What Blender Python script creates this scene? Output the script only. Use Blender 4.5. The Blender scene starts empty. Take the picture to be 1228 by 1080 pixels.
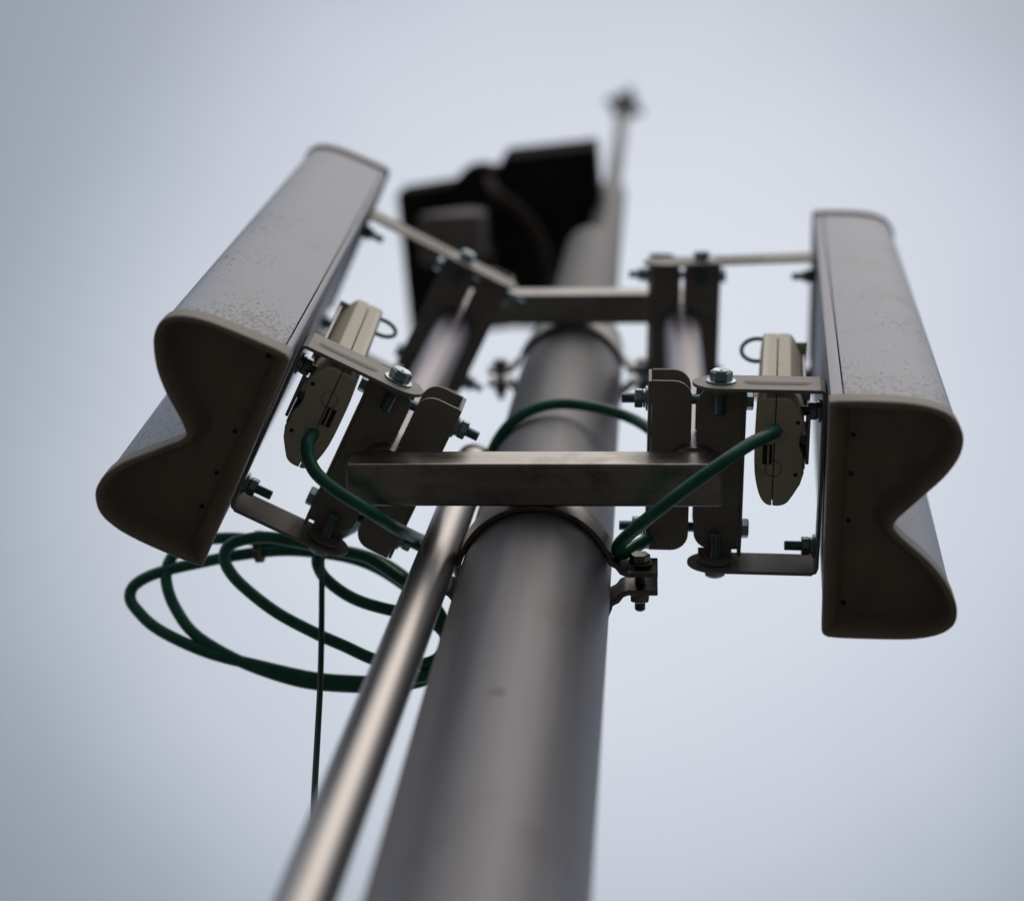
import bpy, bmesh, math, random
from mathutils import Vector, Matrix
R = math.radians
random.seed(7)
sc = bpy.context.scene
COL = sc.collection
GZ = 1.5          # camera height above the ground; geometry below is written relative to the eye height

# ------------------------------------------------------------------ camera
FPX = 2100.0 / 1228.0
zc = Vector((165.0, 622.0, -2100.0)).normalized()
xc = Vector((1.0, 0.0, 165.0 / 2100.0)).normalized()
yc = zc.cross(xc)
rot = Matrix((xc, yc, zc))                    # rows = world axes seen from the camera
cam = bpy.data.cameras.new('camera')
camo = bpy.data.objects.new('camera', cam)
COL.objects.link(camo)
camo.matrix_world = Matrix.Translation((0, 0, GZ)) @ rot.to_4x4()
cam.sensor_width = 36.0
cam.sensor_fit = 'HORIZONTAL'
cam.lens = 36.0 * FPX
cam.clip_start = 0.02
cam.clip_end = 3000
cam.dof.use_dof = True
cam.dof.focus_distance = 1.315
cam.dof.aperture_fstop = 2.8
cam.dof.aperture_blades = 0
sc.camera = camo

# ------------------------------------------------------------------ world and sun (overcast day)
SUN_EL, SUN_AZ = R(56), R(160)                # azimuth clockwise from +Y
world = bpy.data.worlds.new('World')
sc.world = world
world.use_nodes = True
nt = world.node_tree
for n in list(nt.nodes): nt.nodes.remove(n)
N = nt.nodes.new; L = nt.links.new
out = N('ShaderNodeOutputWorld')
sky = N('ShaderNodeTexSky'); sky.sky_type = 'NISHITA'; sky.sun_disc = False
sky.sun_elevation = SUN_EL; sky.sun_rotation = SUN_AZ; sky.air_density = 1.0; sky.dust_density = 4.0
bg1 = N('ShaderNodeBackground'); bg1.inputs['Strength'].default_value = 0.05
L(sky.outputs[0], bg1.inputs['Color'])
# cloud deck: lens vignette put into its colour, darker away from mid-view
tc = N('ShaderNodeTexCoord')
vd = N('ShaderNodeVectorMath'); vd.operation = 'DOT_PRODUCT'
CLR = Vector((-0.0374, 0.2922, 0.956)).normalized()
L(tc.outputs['Generated'], vd.inputs[0]); vd.inputs[1].default_value = CLR
noi = N('ShaderNodeTexNoise'); noi.inputs['Scale'].default_value = 5.0; noi.inputs['Detail'].default_value = 3.0
L(tc.outputs['Generated'], noi.inputs['Vector'])
ns = N('ShaderNodeMath'); ns.operation = 'MULTIPLY_ADD'; L(noi.outputs['Fac'], ns.inputs[0]); ns.inputs[1].default_value = 0.016; ns.inputs[2].default_value = -0.008
ad = N('ShaderNodeMath'); ad.operation = 'ADD'; L(vd.outputs['Value'], ad.inputs[0]); L(ns.outputs[0], ad.inputs[1])
ramp = N('ShaderNodeValToRGB')
cr = ramp.color_ramp
cr.interpolation = 'B_SPLINE'
cr.elements[0].position = 0.0;  cr.elements[0].color = (.21, .22, .23, 1)
cr.elements[1].position = 1.0;  cr.elements[1].color = (.62, .645, .675, 1)
for p_, c_ in ((.86, (.23, .245, .25)), (.922, (.215, .237, .245)), (.943, (.29, .312, .33)), (.957, (.395, .42, .455)),
               (.970, (.50, .52, .552)), (.983, (.56, .58, .61)), (.9915, (.605, .628, .658))):
    e = cr.elements.new(p_); e.color = c_ + (1,)
L(ad.outputs[0], ramp.inputs['Fac'])
bg2 = N('ShaderNodeBackground'); L(ramp.outputs['Color'], bg2.inputs['Color']); bg2.inputs['Strength'].default_value = 1.0
adds = N('ShaderNodeAddShader'); L(bg1.outputs[0], adds.inputs[0]); L(bg2.outputs[0], adds.inputs[1])
L(adds.outputs[0], out.inputs['Surface'])

sl = bpy.data.lights.new('sun', 'SUN'); sl.energy = 0.5; sl.angle = R(75); sl.color = (1.0, 0.95, 0.86)
so = bpy.data.objects.new('sun', sl); COL.objects.link(so)
sd = Vector((math.sin(SUN_AZ) * math.cos(SUN_EL), math.cos(SUN_AZ) * math.cos(SUN_EL), math.sin(SUN_EL)))
so.rotation_euler = sd.to_track_quat('Z', 'Y').to_euler(); so.location = (0, 0, 30)

vs = sc.view_settings
vs.view_transform = 'Standard'; vs.look = 'None'; vs.exposure = 0.0; vs.gamma = 1.0; vs.use_curve_mapping = False

# ------------------------------------------------------------------ materials
def mat(name, col, rough=.5, metal=0.0, var=0.12, vscale=40.0, stretch=(1, 1, 1), dirt=None, bump=0.0, bscale=300.0,
        rvar=0.1, spots=None, spec=.5, aniso=0.0, weld=None):
    """base colour with cloudy variation, optional dirt patches, fine speckles and a fine bump"""
    m = bpy.data.materials.new(name); m.use_nodes = True
    t = m.node_tree; nodes = t.nodes; lk = t.links.new
    b = nodes['Principled BSDF']
    b.inputs['Metallic'].default_value = metal
    b.inputs['Specular IOR Level'].default_value = spec
    tcn = nodes.new('ShaderNodeTexCoord')
    mp = nodes.new('ShaderNodeMapping'); mp.inputs['Scale'].default_value = stretch
    lk(tcn.outputs['Object'], mp.inputs['Vector'])
    n1 = nodes.new('ShaderNodeTexNoise'); n1.inputs['Scale'].default_value = vscale; n1.inputs['Detail'].default_value = 5
    lk(mp.outputs[0], n1.inputs['Vector'])
    rp = nodes.new('ShaderNodeValToRGB')
    rp.color_ramp.elements[0].position = .3; rp.color_ramp.elements[1].position = .72
    rp.color_ramp.elements[0].color = tuple(c * (1 - var) for c in col) + (1,)
    rp.color_ramp.elements[1].color = tuple(min(1, c * (1 + var)) for c in col) + (1,)
    lk(n1.outputs['Fac'], rp.inputs['Fac'])
    cur = rp.outputs['Color']
    if dirt:                                   # (colour, scale, low, high, amount)
        dcol, dsc, lo, hi, amt = dirt
        n2 = nodes.new('ShaderNodeTexNoise'); n2.inputs['Scale'].default_value = dsc; n2.inputs['Detail'].default_value = 8
        n2.inputs['Roughness'].default_value = .65
        lk(tcn.outputs['Object'], n2.inputs['Vector'])
        mr = nodes.new('ShaderNodeMapRange'); mr.inputs['From Min'].default_value = lo; mr.inputs['From Max'].default_value = hi
        mr.inputs['To Max'].default_value = amt
        lk(n2.outputs['Fac'], mr.inputs['Value'])
        mx = nodes.new('ShaderNodeMix'); mx.data_type = 'RGBA'
        lk(mr.outputs[0], mx.inputs['Factor']); lk(cur, mx.inputs['A']); mx.inputs['B'].default_value = dcol + (1,)
        cur = mx.outputs['Result']
    if spots:                                  # dark mould speckles gathered in patches: (colour, speck scale, patch scale, zlo, zhi)
        scol, ss, ps, z0, z1 = spots
        v = nodes.new('ShaderNodeTexNoise'); v.inputs['Scale'].default_value = ss; v.inputs['Detail'].default_value = 2
        mps = nodes.new('ShaderNodeMapping'); mps.inputs['Scale'].default_value = (1, 1, .45)
        lk(tcn.outputs['Object'], mps.inputs['Vector']); lk(mps.outputs[0], v.inputs['Vector'])
        p = nodes.new('ShaderNodeTexNoise'); p.inputs['Scale'].default_value = ps; p.inputs['Detail'].default_value = 2
        lk(tcn.outputs['Object'], p.inputs['Vector'])
        sp = nodes.new('ShaderNodeSeparateXYZ'); lk(tcn.outputs['Object'], sp.inputs[0])
        band = nodes.new('ShaderNodeMapRange'); band.inputs['From Min'].default_value = z0; band.inputs['From Max'].default_value = z1
        band.inputs['To Min'].default_value = .05; band.inputs['To Max'].default_value = -.06
        lk(sp.outputs['Z'], band.inputs['Value'])
        a0 = nodes.new('ShaderNodeMath'); a0.operation = 'MULTIPLY_ADD'; lk(p.outputs['Fac'], a0.inputs[0]); a0.inputs[1].default_value = .60
        lk(band.outputs[0], a0.inputs[2])
        a1 = nodes.new('ShaderNodeMath'); a1.operation = 'ADD'; lk(a0.outputs[0], a1.inputs[0]); lk(v.outputs['Fac'], a1.inputs[1])
        mr = nodes.new('ShaderNodeMapRange'); mr.inputs['From Min'].default_value = .94; mr.inputs['From Max'].default_value = 1.02
        mr.inputs['To Max'].default_value = .75
        lk(a1.outputs[0], mr.inputs['Value'])
        mx = nodes.new('ShaderNodeMix'); mx.data_type = 'RGBA'
        lk(mr.outputs[0], mx.inputs['Factor']); lk(cur, mx.inputs['A']); mx.inputs['B'].default_value = scol + (1,)
        cur = mx.outputs['Result']
    lk(cur, b.inputs['Base Color'])
    mr = nodes.new('ShaderNodeMapRange'); mr.inputs['To Min'].default_value = max(.02, rough - rvar); mr.inputs['To Max'].default_value = min(1, rough + rvar)
    lk(n1.outputs['Fac'], mr.inputs['Value']); lk(mr.outputs[0], b.inputs['Roughness'])
    if aniso:
        b.inputs['Anisotropic'].default_value = aniso
        tn = nodes.new('ShaderNodeTangent'); tn.direction_type = 'RADIAL'; tn.axis = 'Z'
        lk(tn.outputs[0], b.inputs['Tangent'])
    if bump:
        n3 = nodes.new('ShaderNodeTexNoise'); n3.inputs['Scale'].default_value = bscale; n3.inputs['Detail'].default_value = 3
        lk(mp.outputs[0], n3.inputs['Vector'])
        bp = nodes.new('ShaderNodeBump'); bp.inputs['Strength'].default_value = bump; bp.inputs['Distance'].default_value = .001
        lk(n3.outputs['Fac'], bp.inputs['Height']); lk(bp.outputs[0], b.inputs['Normal'])
    return m

M = {}
M['mast'] = mat('brushed_steel', (.185, .183, .198), .50, .75, .22, 7, (7, 7, .35), bump=.10, bscale=60, rvar=.06, dirt=((.075, .065, .055), 14, .55, .80, .5))
M['mast_top'] = mat('grey_galvanised_tube', (.145, .143, .15), .6, .7, .12, 12, rvar=.06)
M['thin'] = mat('polished_steel', (.38, .37, .365), .33, .95, .08, 8, (8, 8, .4), rvar=.05)
M['beam'] = mat('stained_stainless', (.37, .345, .32), .33, 1.0, .16, 25, (.4, 6, 6), dirt=((.06, .058, .04), 30, .50, .80, .75), bump=.05, rvar=.1)
M['pipe'] = mat('dull_zinc_pipe', (.33, .315, .35), .45, .85, .14, 14, (7, 7, .4), rvar=.06)
M['paint'] = mat('grey_painted_steel', (.285, .268, .243), .55, .15, .14, 30, dirt=((.06, .052, .04), 50, .55, .75, .6), bump=.25, bscale=700)
M['bolt'] = mat('zinc_plated', (.34, .42, .46), .30, 1.0, .15, 200, rvar=.08)
M['oldbolt'] = mat('dull_steel_bolt', (.27, .255, .235), .42, .9, .25, 180, rvar=.1)
M['radome'] = mat('pale_grey_radome', (.325, .360, .445), .42, 0, .09, 7, (11, 11, .45), spots=((.06, .05, .055), 340, 9, .22, .70), rvar=.04, dirt=((.23, .235, .25), 14, .52, .75, .5))
M['channel'] = mat('aluminium_channel', (.31, .325, .38), .5, .4, .08, 10, (3, 3, .5), rvar=.04)
M['cap'] = mat('weathered_grey_cap', (.265, .238, .198), .55, 0, .10, 18, dirt=((.10, .085, .065), 24, .50, .80, .6), bump=.2, bscale=500)
M['screw'] = mat('dark_screw', (.03, .028, .025), .6, .3)
M['plastic'] = mat('cream_plastic', (.58, .535, .41), .5, 0, .06, 25, dirt=((.10, .085, .05), 30, .6, .8, .55), bump=.1, bscale=600)
M['cable'] = mat('green_cable_sheath', (.018, .150, .098), .38, 0, .25, 60, bump=.4, bscale=150, dirt=((.12, .16, .14), 70, .56, .8, .45), spec=.45)
M['wire'] = mat('dark_green_wire', (.01, .05, .03), .5, 0, .2, 60)
M['black'] = mat('black_enclosure', (.036, .034, .034), .95, 0, .3, 10, rvar=.03, spec=.03)
M['conduit'] = mat('brown_grey_conduit', (.075, .062, .058), .8, 0, .1, 10, spec=.1)
M['bracket'] = mat('grey_top_bracket', (.26, .245, .245), .7, .1, .1, 10)
M['rim_shade'] = mat('painted_rim_shade', (.10, .095, .085), .6, 0, .2, 30)  # shade below the top cap's rim, put into a dark colour
M['clamp'] = mat('dark_stained_clamp', (.24, .225, .205), .38, .95, .25, 30, dirt=((.05, .042, .032), 40, .5, .75, .7))
M['markline'] = mat('shell_joint_line', (.16, .15, .12), .6)
M['tie'] = mat('worn_tie', (.16, .13, .11), .7, 0, .3, 90)
M['ground'] = mat('dark_gravel', (.070, .062, .051), .9, 0, .35, 14, dirt=((.12, .105, .085), 60, .5, .7, .6))

# ------------------------------------------------------------------ mesh helpers
XF = None       # optional transform applied to a part's vertices before it is linked
class MB:
    def __init__(self): self.v = []; self.f = []
    def add(self, vs, fs):
        o = len(self.v); self.v += [Vector(p) for p in vs]; self.f += [tuple(i + o for i in q) for q in fs]; return self
    def box(self, x0, x1, y0, y1, z0, z1):
        return self.add([(x, y, z) for x in (x0, x1) for y in (y0, y1) for z in (z0, z1)],
                        [(0, 1, 3, 2), (4, 6, 7, 5), (0, 4, 5, 1), (2, 3, 7, 6), (0, 2, 6, 4), (1, 5, 7, 3)])
    def prism(self, poly, a, b, axis='z'):
        n = len(poly)
        area = sum(poly[i][0] * poly[(i + 1) % n][1] - poly[(i + 1) % n][0] * poly[i][1] for i in range(n))
        if area < 0: poly = poly[::-1]
        def P(p, t):
            return {'z': (p[0], p[1], t), 'y': (p[0], t, p[1]), 'x': (t, p[0], p[1])}[axis]
        vs = [P(p, a) for p in poly] + [P(p, b) for p in poly]
        fs = [tuple(range(n))[::-1], tuple(range(n, 2 * n))] + [(i, (i + 1) % n, n + (i + 1) % n, n + i) for i in range(n)]
        return self.add(vs, fs)
    def strip(self, pts, th, a, b):
        """plan-view centre line with thickness th, extruded from z=a to z=b"""
        n = len(pts); off = []
        for i, p in enumerate(pts):
            p = Vector(p); q0 = Vector(pts[max(0, i - 1)]); q1 = Vector(pts[min(n - 1, i + 1)])
            d = (q1 - q0).normalized(); off.append((p, Vector((-d.y, d.x)) * th / 2))
        poly = [tuple(p + o) for p, o in off] + [tuple(p - o) for p, o in off[::-1]]
        return self.prism(poly, a, b)
    def lathe(self, o, d, prof, seg=24):
        """prof: list of (distance along d, radius)"""
        o = Vector(o); d = Vector(d).normalized()
        u = d.orthogonal().normalized(); w = d.cross(u)
        vs = []; fs = []
        for t, r in prof:
            for k in range(seg):
                a = 2 * math.pi * k / seg
                vs.append(o + d * t + (u * math.cos(a) + w * math.sin(a)) * r)
        m = len(prof)
        for i in range(m - 1):
            for k in range(seg):
                k2 = (k + 1) % seg
                fs.append((i * seg + k, i * seg + k2, (i + 1) * seg + k2, (i + 1) * seg + k))
        fs.append(tuple(range(seg))[::-1]); fs.append(tuple((m - 1) * seg + k for k in range(seg)))
        return self.add(vs, fs)
    def tube(self, pts, r, seg=14, sub=6, rfun=None):
        """smooth (Catmull-Rom) tube through the points"""
        P = [Vector(p) for p in pts]; n = len(P); path = []
        if sub > 1 and n > 2:
            for i in range(n - 1):
                p0 = P[max(0, i - 1)]; p1 = P[i]; p2 = P[i + 1]; p3 = P[min(n - 1, i + 2)]
                for s in range(sub):
                    t = s / sub
                    path.append(.5 * ((2 * p1) + (p2 - p0) * t + (2 * p0 - 5 * p1 + 4 * p2 - p3) * t * t + (3 * p1 - p0 - 3 * p2 + p3) * t ** 3))
            path.append(P[-1])
        else: path = P
        m = len(path); vs = []; fs = []
        tan = [(path[min(m - 1, i + 1)] - path[max(0, i - 1)]).normalized() for i in range(m)]
        u = tan[0].orthogonal().normalized()
        for i in range(m):
            u = (u - tan[i] * u.dot(tan[i])).normalized(); w = tan[i].cross(u)
            rr = r * (rfun(i / (m - 1)) if rfun else 1)
            for k in range(seg):
                a = 2 * math.pi * k / seg
                vs.append(path[i] + (u * math.cos(a) + w * math.sin(a)) * rr)
        for i in range(m - 1):
            for k in range(seg):
                k2 = (k + 1) % seg
                fs.append((i * seg + k, i * seg + k2, (i + 1) * seg + k2, (i + 1) * seg + k))
        fs.append(tuple(range(seg))[::-1]); fs.append(tuple((m - 1) * seg + k for k in range(seg)))
        return self.add(vs, fs)
    def build(self, name, m, parent=None, bevel=0.0, seg=2, loc=None, angle=35):
        me = bpy.data.meshes.new(name)
        o = Vector(loc) if loc is not None else Vector((0, 0, 0))
        if XF: self.v = [XF(p) for p in self.v]
        me.from_pydata([tuple(p - o) for p in self.v], [], self.f); me.update()
        bm = bmesh.new(); bm.from_mesh(me); bmesh.ops.recalc_face_normals(bm, faces=bm.faces); bm.to_mesh(me); bm.free()
        me.materials.append(m)
        me.shade_smooth(); me.set_sharp_from_angle(angle=R(angle))
        ob = bpy.data.objects.new(name, me); COL.objects.link(ob)
        if parent: ob.parent = parent
        elif loc is not None: ob.location = (o.x, o.y, o.z + GZ)
        if bevel:
            b = ob.modifiers.new('edge', 'BEVEL'); b.width = bevel; b.segments = seg; b.limit_method = 'ANGLE'
            b.angle_limit = R(40); b.harden_normals = True
        return ob

def thing(name, label, cat, loc, rot=(0, 0, 0), group=None):
    o = bpy.data.objects.new(name, None); COL.objects.link(o)
    o.empty_display_size = .05
    o.location = (loc[0], loc[1], loc[2] + GZ); o.rotation_euler = rot
    return tag(o, label, cat, group)
def tag(o, label, cat, group=None):
    o['label'] = label; o['category'] = cat
    if group: o['group'] = group
    return o

def hexpoly(s, rot=0):                          # s = across flats
    r = s / math.sqrt(3)
    return [(r * math.cos(math.pi / 3 * k + rot), r * math.sin(math.pi / 3 * k + rot)) for k in range(6)]
def hexprism(mb, o, d, s, t0, t1, spin=0.2):
    o = Vector(o); d = Vector(d).normalized(); u = d.orthogonal().normalized(); w = d.cross(u)
    vs = [o + d * t + u * p[0] + w * p[1] for t in (t0, t1) for p in hexpoly(s, spin)]
    # chamfered ends: a slightly smaller ring outside each end
    c = (t1 - t0) * .14
    rings = [(t0, .9), (t0 + c, 1), (t1 - c, 1), (t1, .9)]
    vs = [o + d * t + (u * p[0] + w * p[1]) * k for t, k in rings for p in hexpoly(s, spin)]
    fs = [tuple(range(6))[::-1], tuple(range(18, 24))]
    for i in range(3):
        for k in range(6): fs.append((i * 6 + k, i * 6 + (k + 1) % 6, (i + 1) * 6 + (k + 1) % 6, (i + 1) * 6 + k))
    mb.add(vs, fs)
def thread(mb, o, d, r, t0, t1, pitch=.00125):
    prof = [(t0, r * .8)]; t = t0 + pitch * .3
    while t < t1 - pitch:
        prof += [(t, r * .84), (t + pitch * .5, r)]; t += pitch
    prof += [(t1 - pitch * .3, r * .84), (t1, r * .72)]
    mb.lathe(o, d, prof, 20)

def bolt_part(parent, o, d, length, r=.004, head=True, nut_at=None, mt='bolt', dish=False, nuts=1, washer=True):
    """bolt starting at o (under its head) running along d; nut_at = distance of the nut face along d"""
    o = Vector(o); d = Vector(d).normalized()
    mb = MB(); thread(mb, o, d, r, 0, length)
    if head:
        if dish:
            u = d.orthogonal().normalized()
            mb.lathe(o, -d, [(.0, r * 2.45), (.0012, r * 2.45), (.0018, r * 1.9)], 28)      # flange
            hexprism(mb, o, -d, r * 3.25, .0012, .0085)
            mb.lathe(o, -d, [(.0084, r * 1.5), (.0092, r * 1.42), (.0092, r * 1.05), (.0086, r * .85), (.0086, r * .3), (.0091, r * .25)], 28)
        else:
            hexprism(mb, o, -d, r * 3.25, 0.0, .0058)
    b = mb.build('bolt', M[mt], parent)
    if washer and head and not dish:
        MB().lathe(o, d, [(-.0002, r * 2.1), (.0012, r * 2.1)], 28).build('washer', M[mt], b)
    if nut_at is not None:
        t = nut_at
        w = MB(); w.lathe(o, d, [(t, r * 2.3), (t + .0016, r * 2.3)], 28)
        w.build('washer', M[mt], b)
        w = MB(); w.lathe(o, d, [(t + .0018, r * 1.75), (t + .0036, r * 1.75)], 24)
        w.build('spring_washer', M[mt], b)
        for k in range(nuts):
            nb = MB(); hexprism(nb, o, d, r * 3.25, t + .0038 + k * .007, t + .0102 + k * .007, .35 + k)
            nb.build('nut', M[mt], b)
    return b

# ------------------------------------------------------------------ ground
g = MB().add([(-600, -600, 0), (600, -600, 0), (600, 600, 0), (-600, 600, 0)], [(0, 1, 2, 3)]).build('ground', M['ground'])
g['kind'] = 'structure'

# ------------------------------------------------------------------ mast
MX, MY, MR = -.0863, .4699, .057
mast = thing('steel_mast', 'thick brushed steel mast in the middle, stepping down to thinner grey tubes above', 'mast', (MX, MY, -GZ))
def mz(z): return z + GZ
o = MB(); o.lathe((0, 0, 0), (0, 0, 1), [(0, MR), (mz(1.52), MR), (mz(1.524), MR - .0012), (mz(2.0), MR - .0012), (mz(2.012), MR - .008)], 96)
o.build('mast_tube', M['mast'], mast)
o = MB(); o.lathe((0, 0, 0), (0, 0, 1), [(mz(2.004), .0435), (mz(2.655), .0425), (mz(2.66), .0405)], 64); o.build('upper_tube', M['mast_top'], mast)
o = MB(); o.lathe((.015, 0, 0), (0, 0, 1), [(mz(2.55), .0275), (mz(3.28), .0275), (mz(3.34), .018)], 40); o.build('top_tube', M['mast_top'], mast)
o = MB(); o.lathe((.016, 0, 0), (0, 0, 1), [(mz(3.2), .0150), (mz(4.95), .0140)], 24); o.build('tip_rod', M['mast_top'], mast)
o = MB()
for k in range(24):
    a = 2 * math.pi * k / 24
o.lathe((0, 0, 0), (0, 0, 1), [(0, .14), (.012, .14), (.014, .07)], 40); o.build('base_plate', M['mast'], mast)
o = MB(); dv = Vector((-.05, -1, 0)).normalized()
o.lathe((-.0010, -MR + .0004, mz(.914)), dv, [(-.001, .0052), (.0003, .0050), (.0005, .0030)], 24); o.build('plug', M['mast_top'], mast)

tip = thing('mast_tip_fitting', 'small dark fitting with short radial rods on the very tip of the mast', 'lightning rod', (MX + .016, MY, 4.95))
o = MB(); o.lathe((0, 0, 0), (0, 0, 1), [(0, .022), (.03, .036), (.085, .036), (.10, .018)], 24); o.build('hub', M['black'], tip)
for k in range(4):
    a = R(20 + 90 * k)
    MB().tube([(0, 0, .05), (.052 * math.cos(a), .052 * math.sin(a), .055)], .012, 10, 1).build('side_rod', M['black'], tip)
MB().lathe((0, 0, .08), (0, 0, 1), [(0, .007), (.42, .005), (.44, .002)], 16).build('air_terminal', M['bolt'], tip)

# ------------------------------------------------------------------ thin side pipe
lp = thing('slim_shiny_pipe', 'slim polished steel pipe running up the left side of the thick mast', 'pipe', (-.258, .476, -GZ))
base = Vector((-.258, .476, -GZ))
def leanpt(z): 
    a = Vector((-.1714, .460, .7642)); b = Vector((-.1568, .446, 1.343)); return a + (b - a) * ((z - a.z) / (b.z - a.z))
base = leanpt(-GZ); lp.location = (base.x, base.y, 0)
a = leanpt(1.462) - base
MB().lathe((0, 0, 0), a, [(0, .0153), (a.length, .0153)], 48).build('pipe_tube', M['thin'], lp)
MB().lathe(a, a, [(-.001, .0162), (.006, .0162), (.011, .013), (.0135, .006)], 40).build('pipe_cap', M['thin'], lp)

# ------------------------------------------------------------------ welded support frame: two cross beams and two uprights
PR = (.033, .3950); PL = (-.2055, .3950); PRAD = .0190
fr = thing('antenna_support_frame', 'welded stained steel frame of two cross beams and two upright tubes bolted across the mast', 'frame', (MX, .394, 1.235))
def rel(v): return (v[0] - MX, v[1] - .394, v[2] - 1.235)
B1, B2 = 1.235, 1.868
for zb in (B1, B2):
    x0, y0, z0 = rel((-.2262, .3752, zb)); x1, y1, z1 = rel((.0530, .4085, zb + .035))
    MB().box(x0, x1, y0, y1, z0, z1).build('cross_beam', M['beam'], fr, .0022, 3)
for px, py in (PR, PL):
    c = rel((px, py, B1 + .035))
    MB().lathe(c, (0, 0, 1), [(.0003, PRAD), (B2 - B1 - .0353, PRAD)], 48).build('upright_tube', M['pipe'], fr)
    for zz, s in ((B1 + .035, 1), (B2, -1)):
        c = rel((px, py, zz)); prof = [(0.0003, PRAD + .0030), (.002, PRAD + .0034), (.0055, PRAD + .0014), (.009, PRAD + .0002)]
        MB().lathe(c, (0, 0, s), prof, 40).build('weld_bead', M['beam'], fr)

# ------------------------------------------------------------------ mast clamps
def arcpts(r, a0, a1, n): return [(r * math.cos(R(a0 + (a1 - a0) * k / n)), r * math.sin(R(a0 + (a1 - a0) * k / n))) for k in range(n + 1)]
def clamp(zb, label):
    t = thing('mast_clamp', label, 'clamp', (MX, MY, zb), group='mast clamps')
    rr = MR + .0024; h = .0345
    def half(s):
        ye = .0072                                              # half gap between the lugs
        pts = [(.0925, s * ye), (.078, s * ye), (.070, s * ye), (.0655, s * (ye + .0018)), (.0620, s * (ye + .0065))]
        arc = [(x, s * y) for x, y in arcpts(rr, 16, 164, 44)]
        left = [(-x, y) for x, y in pts[::-1]]
        return pts + arc + left
    for s in (-1, 1):
        MB().strip(half(s), .0042, .0008, h).build('clamp_band', M['clamp'], t, .0008, 2, angle=50)
    for x in (.0790, -.0790):
        bolt_part(t, (x, -.0125, .018), (0, 1, 0), .040, .0042, nut_at=.0220, mt='oldbolt')
    return t
clamp(B1 + .0005, 'round two-part steel clamp behind the lower cross beam, its bolted lug in sharp focus')
clamp(B2 + .0005, 'blurred round steel clamp behind the upper cross beam')

# ------------------------------------------------------------------ tilt brackets
def rounded(pts_r):
    """polygon with rounded corners: (x, y, r)"""
    out = []; n = len(pts_r)
    for i, (x, y, r) in enumerate(pts_r):
        p = Vector((x, y))
        if not r: out.append((x, y)); continue
        a = (Vector(pts_r[i - 1][:2]) - p).normalized(); b = (Vector(pts_r[(i + 1) % n][:2]) - p).normalized()
        ang = a.angle(b); dd = r / math.tan(ang / 2); c = p + (a + b).normalized() * (r / math.sin(ang / 2))
        s = p + a * dd - c; e2 = p + b * dd - c
        a0 = math.atan2(s.y, s.x); a1 = math.atan2(e2.y, e2.x); da = a1 - a0
        while da > math.pi: da -= 2 * math.pi
        while da < -math.pi: da += 2 * math.pi
        for k in range(7): out.append((c.x + r * math.cos(a0 + da * k / 6), c.y + r * math.sin(a0 + da * k / 6)))
    return out
def flange(side, y0, y1, rc, outer, tab=0):
    """flange outline with a half-round bite for the pipe; side=+1 outer channel"""
    xi = .0020 * side; cut = PRAD + .0006
    th0 = math.acos(abs(xi) / cut)
    arc = [(side * cut * math.cos(t), cut * math.sin(t)) for t in [th0 - 2 * th0 * k / 16 for k in range(17)]]   # from +y to -y
    top = rounded([(xi, y1 - .0, rc), (outer, y1, .0), (outer, y0, .0), (xi, y0, rc)])
    # order: start inner/top, outer/top, outer/bottom, inner/bottom, then bite from -y to +y
    return top + arc[::-1]
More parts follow.
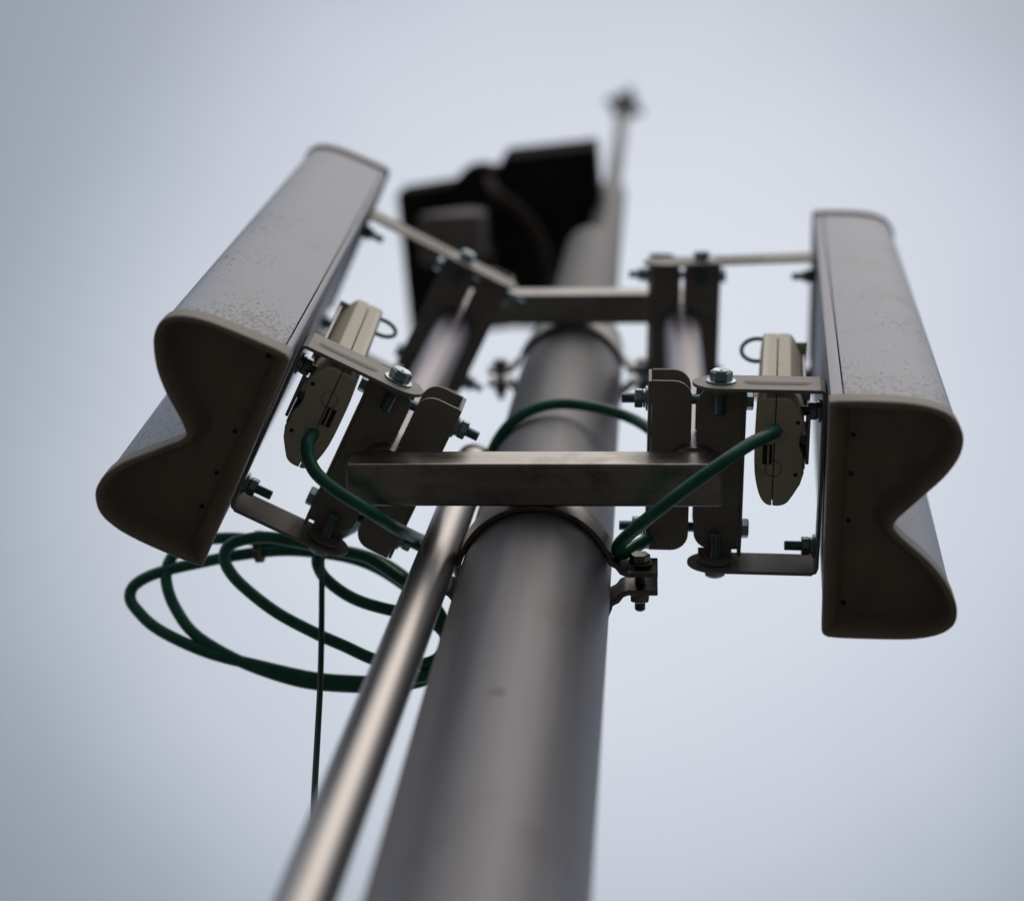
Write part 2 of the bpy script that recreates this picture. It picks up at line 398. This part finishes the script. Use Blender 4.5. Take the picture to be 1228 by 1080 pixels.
def bracket(pos, yaw, z, reach, tail, label, tilt, mir=1, pitch=0.0):
    """clamping channels on the upright tube plus a hinged arm bracket; local +x points to the antenna; z = underside of lower flange"""
    t = thing('tilt_bracket', label, 'bracket', (pos[0], pos[1], z), (0, 0, yaw), 'tilt brackets holding the antennas')
    global XF
    XF = (lambda p: Vector((p.x, p.y * mir, p.z)))
    tiltx = math.tan(tilt + pitch)
    H = .039; T = .0028
    # inner channel
    mb = MB()
    for a in (0, H - T): mb.prism(flange(-1, -.068, .068, .0135, -.0325), a, a + T)
    mb.box(-.0353, -.0327, -.0675, .0675, .0003, H - .0003)
    mb.build('inner_channel', M['paint'], t, .0006)
    # outer channel with hinge ears
    mb = MB()
    for a in (0, H - T): mb.prism(flange(1, -.064, .066, .0135, .0365), a, a + T)
    mb.box(.0367, .0393, -.0635, .0655, .0003, H - .0003)
    mb.box(.0362, .0390, .064, .0705, -.0035, .006)
    mb.prism([(.006, .0655), (.032, .0655), (.032, .0725), (.006, .0725)], .0002, .0026)
    ear = rounded([(.006, .0028, 0), (.006, -.0225, .0125), (.032, -.0225, .0125), (.032, .0028, 0)])
    mb.prism(ear, .0698, .0725, 'y'); mb.prism(ear, -.0665, -.0638, 'y')
    mb.build('outer_channel', M['paint'], t, .0006)
    # clamping bolts through both webs
    for y in (-.049, .055):
        bolt_part(t, (.0397, y, .0195), (-1, 0, 0), .0955, .0042, nut_at=.0752)
    # arms (upright plates) with a pressed oval, one each side
    hx, hz = .019, -.007; hh = .0215; x1 = reach
    cp, sp_ = math.cos(pitch), math.sin(pitch)
    XF = (lambda p: Vector((hx + (p.x - hx) * cp - (p.z - hz) * sp_, p.y * mir, hz + (p.x - hx) * sp_ + (p.z - hz) * cp)))
    def arm(y0, y1):
        n = 14; xl = hx if not tail else hx - tail
        left = [(xl + hh * math.cos(math.pi / 2 + math.pi * k / n), hz + hh * math.sin(math.pi / 2 + math.pi * k / n)) for k in range(n + 1)]
        poly = left + [(x1, hz - hh), (x1 + 2 * hh * tiltx, hz + hh)]
        m = MB(); m.prism(poly, y0, y1, 'y')
        yo = y0 if abs(y0) > abs(y1) else y1; s = -1 if yo < 0 else 1
        xa, xb = hx + .024, min(x1 - .013, hx + .062)
        def stad(r): 
            return [(xb + r * math.cos(-math.pi / 2 + math.pi * k / 8), hz + r * math.sin(-math.pi / 2 + math.pi * k / 8)) for k in range(9)] + \
                   [(xa + r * math.cos(math.pi / 2 + math.pi * k / 8), hz + r * math.sin(math.pi / 2 + math.pi * k / 8)) for k in range(9)]
        q0 = stad(.0075); q1 = stad(.0045); k = len(q0)
        for side_y, dirn in ((yo, s), (y0 if yo == y1 else y1, None)):
            if dirn is None: continue
            vs = [(p[0], side_y, p[1]) for p in q0] + [(p[0], side_y + dirn * .0015, p[1]) for p in q1]
            m.add(vs, [(i, (i + 1) % k, k + (i + 1) % k, k + i) for i in range(k)] + [tuple(range(k, 2 * k))])
        return m.build('tilt_arm', M['paint'], t, .0007)
    arm(-.0700, -.0672); arm(.0732, .0760)
    # mounting plate lying on the antenna's back, bent round from the arms
    w = MB()
    pts = [(x1 - .0008, -.0686), (x1 + .0022, -.0676), (x1 + .0034, -.0640), (x1 + .0034, .0700), (x1 + .0022, .0736), (x1 - .0008, .0746)]
    k = len(pts)
    n2 = MB().strip(pts, .0026, 0, 1)
    for p in n2.v:
        zz = hz - hh + .0015 + p.z * (2 * hh - .003)
        w.v.append(Vector((p.x + (zz - hz + hh) * tiltx, p.y, zz)))
    w.f = n2.f
    w.build('mounting_plate', M['paint'], t, .0005)
    # hinge bolts, heads outward
    bolt_part(t, (hx, -.0701, hz), (0, 1, 0), .026, .0046, dish=True)
    bolt_part(t, (hx, .0761, hz), (0, -1, 0), .026, .0046, dish=True)
    # studs through the mounting plate
    for y in (-.049, .059):
        bolt_part(t, (x1 + .002 + hh * tiltx, y, hz), (-1, 0, 0), .024, .0040, head=False, nut_at=.0008)
    XF = None
    return t

YR, YL = R(1.3), R(206.6)
TR, TL = R(4.3), R(3.6)
ZB = 1.292
AX = .0875                                   # antenna back distance from the upright at the antenna's foot
ZA = 1.165
def backx(z, tilt): return AX + (z - ZA) * math.tan(tilt)
bracket(PR, YR, ZB, backx(ZB - .028, TR) - .0030, 0, 'lower right hinged bracket, sharply focused, joining the right antenna to its upright tube', TR)
bracket(PL, YL, ZB, backx(ZB - .028, TL) - .0030, 0, 'lower left hinged bracket, sharply focused, joining the left antenna to its upright tube', TL, -1)
ZB2 = ZB + .51
bracket(PR, YR, ZB2, backx(ZB2 - .028, TR) - .0012, .040, 'blurred upper right bracket with a long arm reaching out to the right antenna', TR, 1, R(15))
bracket(PL, YL, ZB2, backx(ZB2 - .028, TL) - .0012, .040, 'blurred upper left bracket with a long slanting arm reaching out to the left antenna', TL, -1, R(6))

# ------------------------------------------------------------------ sector antennas
OUT = [(-0.0036, -0.0814), (-0.0019, -0.0849), (0.0218, -0.086), (0.0436, -0.086), (0.0604, -0.0848), (0.0705, -0.0824), (0.0766, -0.0801), (0.0819, -0.0765), (0.0855, -0.0718), (0.0885, -0.066), (0.0894, -0.0606), (0.0886, -0.0536), (0.0866, -0.0476), (0.0825, -0.0405), (0.077, -0.0327), (0.0632, -0.0185), (0.0532, -0.008), (0.0491, -0.0037), (0.0471, -0.0003), (0.0463, 0.0024), (0.0471, 0.0051), (0.054, 0.0121), (0.0649, 0.0207), (0.072, 0.0268), (0.0782, 0.0333), (0.0834, 0.0397), (0.0878, 0.0469), (0.0916, 0.0545), (0.0936, 0.0607), (0.0939, 0.0676), (0.0924, 0.0726), (0.0892, 0.0764), (0.0847, 0.0796), (0.0785, 0.0822), (0.0693, 0.0845), (0.0587, 0.0859), (0.0329, 0.087), (0.0075, 0.0875), (0.0028, 0.0854), (0.0018, 0.0822)]
SCR = [(0.0115, -0.054), (0.0112, -0.0255), (0.0105, 0.0095), (0.0176, 0.0716)]
def offset(poly, d):
    n = len(poly)
    area = sum(poly[i][0] * poly[(i + 1) % n][1] - poly[(i + 1) % n][0] * poly[i][1] for i in range(n))
    s = 1 if area > 0 else -1; o = []
    for i in range(n):
        a = Vector(poly[i - 1]); b = Vector(poly[i]); c = Vector(poly[(i + 1) % n])
        n1 = (b - a).normalized(); n2 = (c - b).normalized(); m = (Vector((n1.y, -n1.x)) + Vector((n2.y, -n2.x)))
        m.normalize(); k = 1 / max(.75, m.dot(Vector((n1.y, -n1.x))))
        o.append(tuple(b + m * (d * s * k)))
    return o
def smooth(poly, it=1):
    for _ in range(it):
        q = []
        n = len(poly)
        for i in range(n):
            a = Vector(poly[i]); b = Vector(poly[(i + 1) % n])
            q += [tuple(a * .75 + b * .25), tuple(a * .25 + b * .75)]
        poly = q
    return poly
OUT = smooth([(max(0.0, x + .001), y) for x, y in OUT], 1)
def cutx(poly, x0, keep):
    """clip the outline against x = x0"""
    res = []; n = len(poly)
    for i in range(n):
        a = poly[i]; b = poly[(i + 1) % n]; ia = (a[0] > x0) == keep; ib = (b[0] > x0) == keep
        if ia: res.append(a)
        if ia != ib:
            t = (x0 - a[0]) / (b[0] - a[0]); res.append((x0, a[1] + t * (b[1] - a[1])))
    return res
def shell(poly, z0, z1, zin, th=.0018):
    inner = offset(poly, -th); n = len(poly); rg = [(inner, zin), (inner, z0), (poly, z0), (poly, z1)]
    vs = [(p[0], p[1], z) for q, z in rg for p in q]
    fs = [(i * n + k, i * n + (k + 1) % n, (i + 1) * n + (k + 1) % n, (i + 1) * n + k) for i in range(3) for k in range(n)]
    fs += [tuple(range(n))[::-1], tuple(range(3 * n, 4 * n))]
    return MB().add(vs, fs)
def antenna(pos, yaw, tilt, label, L_, dy):
    c, s = math.cos(yaw), math.sin(yaw)
    t = thing('sector_antenna', label, 'antenna', (pos[0] + AX * c - dy * s, pos[1] + AX * s + dy * c, ZA), (0, tilt, yaw), 'sector antennas on the mast')
    shell(cutx(offset(OUT, -.0013), .0103, True), .0195, L_ - .008, .036).build('radome', M['radome'], t, .0006, angle=50)
    shell(cutx(offset(OUT, -.0013), .0093, False), .0195, L_ - .008, .036).build('back_channel', M['channel'], t, .0008, angle=50)
    # bottom cap: skirt, rim lip, sloping inner wall, recessed floor
    n = len(OUT)
    def inset(d, xb=0.0):                              # inward offset that collapses the loops at the tight back corners
        return [(max(x, d, xb), min(max(y, -.0850 + d), .0865 - d)) for x, y in offset(OUT, -d)]
    rings = [(offset(OUT, .0002), .021), (offset(OUT, .0004), .004), (offset(OUT, .0002), .0012), (offset(OUT, -.0010), .0002), (offset(OUT, -.0028), .0002),
             (inset(.0040), .0016), (inset(.0065, .0125), .0140), (inset(.0100, .0138), .0270), (inset(.0125, .0145), .0305), (inset(.0155, .0165), .0320)]
    vs = []; fs = []
    for p, z in rings: vs += [(q[0], q[1], z) for q in p]
    for i in range(len(rings) - 1):
        for k in range(n):
            k2 = (k + 1) % n; fs.append((i * n + k, i * n + k2, (i + 1) * n + k2, (i + 1) * n + k))
    # separate flat floor: the inset outline with its doubled-back points dropped
    fl = [q for q in inset(.0125, .0140)]
    orig = list(OUT); changed = True
    while changed:
        changed = False
        for i in range(len(fl)):
            j = (i + 1) % len(fl)
            d0 = Vector(orig[j]) - Vector(orig[i]); d1 = Vector(fl[j]) - Vector(fl[i])
            if d1.length < 1e-5 or d0.dot(d1) <= 0:
                del fl[j]; del orig[j]; changed = True; break
    o1 = len(vs); vs += [(q[0], q[1], .0308) for q in fl]
    fs.append(tuple(range(o1, o1 + len(fl))))
    top_in = offset(OUT, -.0019); o0 = len(vs); vs += [(q[0], q[1], .021) for q in top_in]
    for k in range(n): fs.append((k, (k + 1) % n, o0 + (k + 1) % n, o0 + k))
    cap = MB().add(vs, fs).build('end_cap', M['cap'], t, angle=60)
    for x, y in SCR:
        MB().lathe((max(x, .0185), y, .0305), (0, 0, -1), [(0, .0016), (.0008, .0016), (.0012, .0010)], 14).build('screw', M['screw'], cap)
    tc2 = MB().prism(offset(OUT, .0004), L_ - .016, L_).build('top_cap', M['cap'], t, .001, angle=50)
    MB().prism(offset(OUT, .0012), L_ - .0215, L_ - .0162).build('cap_rim_shade', M['rim_shade'], tc2, angle=50)  # added dark band: painted shade under the top cap's rim
    return t
antenna(PR, YR, TR, 'right pale grey antenna facing right, heart-shaped end cap upright, speckled with dirt', .862, -.0025)
antenna(PL, YL, TL, 'left pale grey antenna turned towards the camera, heart-shaped end cap tilted at an angle', .825, 0)

# ------------------------------------------------------------------ beige radio units clipped behind the antennas
RO = [(0.0484, -0.0719), (0.0467, -0.0668), (0.0445, -0.0509), (0.0441, -0.0349), (0.0446, -0.009), (0.0466, 0.0028), (0.0493, 0.012), (0.0525, 0.0172), (0.0562, 0.0195), (0.06, 0.0198), (0.0649, 0.0198), (0.0686, 0.0185), (0.0717, 0.0158), (0.0817, -0.0018), (0.0813, -0.0187), (0.0775, -0.0258), (0.0773, -0.0348), (0.0807, -0.0425), (0.0794, -0.0489), (0.0705, -0.0629), (0.0667, -0.0693), (0.0642, -0.0718)]
def radio(pos, yaw, tilt, mir, exit_xy, slot_y, ring_y, label):
    z = 1.262; H = .222
    t = thing('radio_unit', label, 'radio', (pos[0], pos[1], z), (0, 0, yaw), 'beige radio units')
    q = Matrix.Shear('XY', 3, (0, 0))
    poly = smooth([(x, max(y, -.0635) * mir) for x, y in RO], 1)
    sx = .0590
    def slope(mb, k=math.tan(tilt)):
        for v in mb.v: v.x += v.z * k
        return mb
    for nm, keep, pl in (('front_shell', False, cutx(poly, sx - .0003, False)), ('rear_shell', True, cutx(poly, sx + .0003, True))):
        m_ = MB()
        pl2 = offset(pl, -.0)
        m_.prism(pl2, 0, .030); m_.prism(pl2, .0306, H); slope(m_)
        m_.build(nm, M['plastic'], t, .0009, 2, angle=45)
    core = MB().prism(offset(poly, -.0035), .004, H - .004); slope(core); core.build('seam_gasket', M['screw'], t)
    ex, ey = exit_xy
    MB().lathe((ex, ey, .003), (0, 0, -1), [(0, .0072), (.0040, .0070), (.0052, .0058)], 24).build('cable_gland', M['plastic'], t)
    # small rectangular drain window, round mark, screws
    w = MB(); w.box(sx - .0085, sx - .0015, slot_y - .0075, slot_y + .0075, -.0006, .0012); w.build('drain_window', M['screw'], t)
    w = MB(); w.box(sx - .0050, sx - .0038, slot_y - .0070, slot_y + .0070, -.0012, .0006); w.build('window_bar', M['plastic'], t)
    ring = MB(); a = [(sx + .0062 * math.cos(k * math.pi / 12), ring_y + .0062 * math.sin(k * math.pi / 12), -.00005) for k in range(25)]
    ring.tube(a, .00032, 6, 1); ring.build('round_mark', M['markline'], t)
    for y in (-.0455, -.0050):
        MB().lathe((.0755, y * mir, .0004), (0, 0, -1), [(0, .0018), (.0006, .0016)], 12).build('screw', M['screw'], t)
    # bracket tying the unit to the antenna: top strap, upright rail, lower fin
    xb = backx(z, tilt) 
    k = math.tan(tilt)
    m_ = MB(); m_.box(.070, .0835, (-.046) * mir - .012, (-.046) * mir + .012, .2105, .2135); slope(m_)
    m_.build('top_strap', M['plastic'], t, .0006)
    m_ = MB(); m_.box(.0800, .0825, (-.046) * mir - .004, (-.046) * mir + .009, .066, .2175); m_.box(.0775, .0852, (-.046) * mir - .010, (-.046) * mir + .012, .062, .0655); slope(m_)
    m_.build('mounting_rail', M['pipe'], t, .0005)
    m_ = MB(); m_.box(.0825, .0850, (-.030) * mir - .018, (-.030) * mir + .018, .004, .060); m_.box(.0775, .0825, -.030 * mir - .003, -.030 * mir + .003, .010, .050)
    m_.box(.0800, .0822, -.014 * mir - .004, -.014 * mir + .004, -.002, .050); slope(m_)
    m_.build('mounting_clip', M['paint'], t, .0005)
    # little wire loop on top
    cx, cy = .0555 + H * k, -.046 * mir; zt = H
    ea_ = Vector((-.0130, 0, .0065)); eb_ = Vector((.003, -.0078 * mir * (1 if mir > 0 else .55), .009))
    cc = Vector((cx, cy, zt)) + ea_ + Vector((0, 0, .004))
    pts = [(cx + .001, cy, zt - .002)] + [tuple(cc + ea_ * math.cos(R(a_)) * -1 + eb_ * math.sin(R(a_))) for a_ in range(40, 330, 24)] + [(cx - .002, cy + .002, zt - .002)]
    MB().tube(pts, .0019, 10, 5).build('wire_loop', M['cable'], t)
    return t
radio(PR, YR, TR, 1, (.0605, -.0368), -.0205, -.0095, 'right beige radio unit behind the right antenna, green cable leaving its underside')
radio(PL, YL, TL, -1, (.0598, .0093), .0270, .0400, 'left beige radio unit behind the left antenna, green cable curling out of its underside')

# ------------------------------------------------------------------ green cables
CABR = [(0.0941, 0.3602, 1.275), (0.0929, 0.3567, 1.258), (0.089, 0.3549, 1.245), (0.0803, 0.3549, 1.232), (0.0696, 0.3577, 1.222), (0.0481, 0.3676, 1.205), (0.0244, 0.3842, 1.2), (0.0006, 0.4055, 1.205), (-0.0147, 0.4242, 1.22), (-0.0223, 0.4373, 1.235), (-0.0238, 0.4462, 1.245), (-0.0196, 0.4517, 1.255), (-0.0121, 0.4524, 1.27), (-0.0032, 0.4522, 1.285), (0.0061, 0.465, 1.35), (0.0146, 0.4571, 1.4), (0.0148, 0.4333, 1.43), (0.0086, 0.4221, 1.46), (-0.0007, 0.4172, 1.48), (-0.0155, 0.4136, 1.5), (-0.0363, 0.4086, 1.51), (-0.0588, 0.4053, 1.515), (-0.0827, 0.4037, 1.515), (-0.1049, 0.4077, 1.51), (-0.1231, 0.4193, 1.51), (-0.1355, 0.4341, 1.51), (-0.1434, 0.4498, 1.51), (-0.1505, 0.4664, 1.5), (-0.1786, 0.479, 1.49), (-0.2134, 0.4727, 1.47), (-0.2371, 0.4675, 1.43), (-0.2469, 0.4798, 1.41)]
COILR = [(-0.2553, 0.4722, 1.3555), (-0.2686, 0.4778, 1.3504), (-0.2724, 0.4878, 1.3416), (-0.271, 0.4944, 1.3359), (-0.2641, 0.5022, 1.3296), (-0.2484, 0.5117, 1.3222), (-0.2305, 0.5183, 1.3173), (-0.207, 0.5233, 1.3138), (-0.1844, 0.5267, 1.3117), (-0.1669, 0.5361, 1.3051), (-0.1624, 0.5472, 1.2971), (-0.1727, 0.5567, 1.2902), (-0.1927, 0.5594, 1.2878), (-0.2191, 0.5561, 1.2895), (-0.2457, 0.5467, 1.2956), (-0.2695, 0.5383, 1.3012), (-0.3027, 0.5244, 1.3111), (-0.3311, 0.5078, 1.3239), (-0.3449, 0.4967, 1.3329), (-0.3503, 0.4878, 1.3405), (-0.3478, 0.4806, 1.3469), (-0.3372, 0.4764, 1.3508), (-0.3171, 0.4744, 1.3528), (-0.293, 0.4772, 1.3506), (-0.2597, 0.4828, 1.3461), (-0.2316, 0.4878, 1.3422), (-0.2065, 0.5, 1.3323), (-0.1852, 0.5122, 1.3229), (-0.1695, 0.525, 1.3133), (-0.1619, 0.5417, 1.3011), (-0.1659, 0.5583, 1.2892), (-0.1789, 0.5667, 1.2831), (-0.2055, 0.5694, 1.2805)]
CABL = [(-0.2573, 0.3618, 1.275), (-0.2533, 0.3581, 1.255), (-0.2551, 0.3612, 1.243), (-0.2534, 0.3699, 1.235), (-0.2458, 0.3798, 1.225), (-0.229, 0.3901, 1.215), (-0.2079, 0.4043, 1.215), (-0.193, 0.4235, 1.235), (-0.1867, 0.4506, 1.29), (-0.1866, 0.4879, 1.38), (-0.1743, 0.506, 1.41)]
COILL = [(-0.1576, 0.512, 1.3652), (-0.1556, 0.5342, 1.346), (-0.1578, 0.5564, 1.3279), (-0.1659, 0.5731, 1.3149), (-0.1825, 0.5814, 1.3082), (-0.2029, 0.5842, 1.3056), (-0.2317, 0.5826, 1.3062), (-0.2728, 0.5801, 1.307), (-0.3209, 0.5718, 1.3121), (-0.366, 0.5626, 1.3184), (-0.4069, 0.5481, 1.3293), (-0.4272, 0.5353, 1.3398), (-0.4351, 0.5264, 1.3475), (-0.4317, 0.5176, 1.3556), (-0.413, 0.5098, 1.3632), (-0.3746, 0.5026, 1.3706), (-0.3449, 0.4981, 1.3753), (-0.3117, 0.4953, 1.3784), (-0.2813, 0.4964, 1.3778), (-0.2507, 0.5003, 1.3745), (-0.226, 0.5076, 1.3681), (-0.2011, 0.5198, 1.3575), (-0.1799, 0.5331, 1.3464), (-0.1671, 0.5509, 1.3321), (-0.1689, 0.5676, 1.319), (-0.1793, 0.5776, 1.3112), (-0.196, 0.5842, 1.3058), (-0.2164, 0.587, 1.3033), (-0.2315, 0.5864, 1.3033), (-0.2728, 0.5842, 1.3039), (-0.3053, 0.5781, 1.3077), (-0.3418, 0.567, 1.3154), (-0.3765, 0.5509, 1.3276), (-0.3957, 0.5331, 1.3423), (-0.4053, 0.5176, 1.3561), (-0.4066, 0.5053, 1.3675), (-0.3986, 0.4942, 1.3784), (-0.3816, 0.4887, 1.3841), (-0.3531, 0.487, 1.3861), (-0.316, 0.4903, 1.3833), (-0.2804, 0.4948, 1.3794), (-0.2518, 0.4964, 1.3782), (-0.2228, 0.5037, 1.3718), (-0.197, 0.5176, 1.3596), (-0.1784, 0.5342, 1.3455)]
WIRE = [(-0.2689, 0.485, 1.342), (-0.2643, 0.5, 1.3122), (-0.2603, 0.53, 1.2795), (-0.2552, 0.555, 1.2387), (-0.2497, 0.575, 1.1918), (-0.2431, 0.59, 1.1401), (-0.2377, 0.6, 1.1013)]
def cable(pts, r, label):
    o = MB().tube(pts, r, 16, 6).build('green_cable', M['cable'], None, loc=pts[0])
    return tag(o, label, 'cable', 'green cables')
def seg(pts, r0, r1, a, b): pass
cable(CABR + COILR, .0050, 'green cable from right radio, arching over the mast into the inner coil')
cable(CABL + COILL, .0050, 'green cable from left radio, passing behind the slim pipe into the outer coil')
o = MB().tube(WIRE, .0024, 10, 5, rfun=lambda t: 1.0).build('tie_wire', M['wire'], None, loc=WIRE[0])
tag(o, 'thin dark stiff wire end hanging down below the green coil', 'wire')

def tie(c, d, ru, rw, label):
    c = Vector(c); d = Vector(d).normalized(); u = Vector((0, 0, 1)); u = (u - d * u.dot(d)).normalized(); w = d.cross(u)
    m_ = MB()
    for k in (-1, 0, 1):
        m_.tube([c + d * .0022 * k + u * ru * math.cos(R(a_)) + w * rw * math.sin(R(a_)) for a_ in range(0, 361, 20)], .0013, 8, 1)
    m_.box(c.x - .003, c.x + .003, c.y - .003, c.y + .003, c.z - ru - .005, c.z - ru + .001)
    o_ = m_.build('cable_tie', M['tie'], None, loc=tuple(c)); return tag(o_, label, 'cable tie')
tie((-.3300, .4925, 1.3805), (1, -.05, .06), .0135, .0125, 'worn grey-brown tie holding the upper strands of the green coil')

# ------------------------------------------------------------------ black equipment near the top
eq = thing('black_equipment_box', 'blurred black equipment box with a stepped side, high on the mast behind the grey tube', 'equipment box', (-.09, .354, 3.0))
ea = Vector((-.09, .354, 0))
def E(pts): return [(p[0] - ea.x, p[1] - ea.y) for p in pts]
MB().prism(E([(-.2540, .366), (-.0915, .351), (-.0820, .475), (-.1050, .655), (-.2300, .664)]), 0, .16).build('main_housing', M['black'], eq, .004)
MB().prism(E([(-.4361, .424), (-.2560, .398), (-.2320, .662), (-.4198, .682)]), .001, .10).build('side_module', M['black'], eq, .004)
MB().lathe((-.2900 - ea.x, .425 - ea.y, .0), (0, 0, 1), [(-.005, .048), (.05, .048)], 36).build('round_cover', M['black'], eq)
MB().prism([(-.376 - ea.x, -.160), (-.276 - ea.x, -.150), (-.268 - ea.x, -.100), (-.280 - ea.x, -.080), (-.310 - ea.x, -.082), (-.340 - ea.x, -.110), (-.376 - ea.x, -.145)], .437 - ea.y, .52 - ea.y, 'y').build('grey_bracket', M['bracket'], eq, .006)
MB().box(-.292 - ea.x, -.262 - ea.x, .51 - ea.y, .55 - ea.y, -.15, .005).build('strut', M['conduit'], eq, .004)
MB().tube([(-.2750 - ea.x, .40 - ea.y, -.01), (-.2550 - ea.x, .4155 - ea.y, -.08), (-.2131 - ea.x, .4439 - ea.y, -.10), (-.1807 - ea.x, .4897 - ea.y, -.11), (-.1641 - ea.x, .5561 - ea.y, -.12), (-.165 - ea.x, .61 - ea.y, -.005)], .010, 14, 6).build('conduit', M['conduit'], eq)
MB().prism(E([(-.3480, .420), (-.2900, .385), (-.2400, .380), (-.2350, .640), (-.3300, .650)]), .002, .075).build('middle_cover', M['black'], eq, .008)
MB().prism([(-.30 - ea.x, .02), (-.16 - ea.x, .02), (-.17 - ea.x, -.035), (-.22 - ea.x, -.05), (-.27 - ea.x, -.03)], .50 - ea.y, .60 - ea.y, 'y').build('hanging_flap', M['black'], eq, .006)
MB().box(-.10 - ea.x, -.075 - ea.x, .455 - ea.y, .485 - ea.y, .04, .07).build('pipe_bracket', M['bracket'], eq, .002)
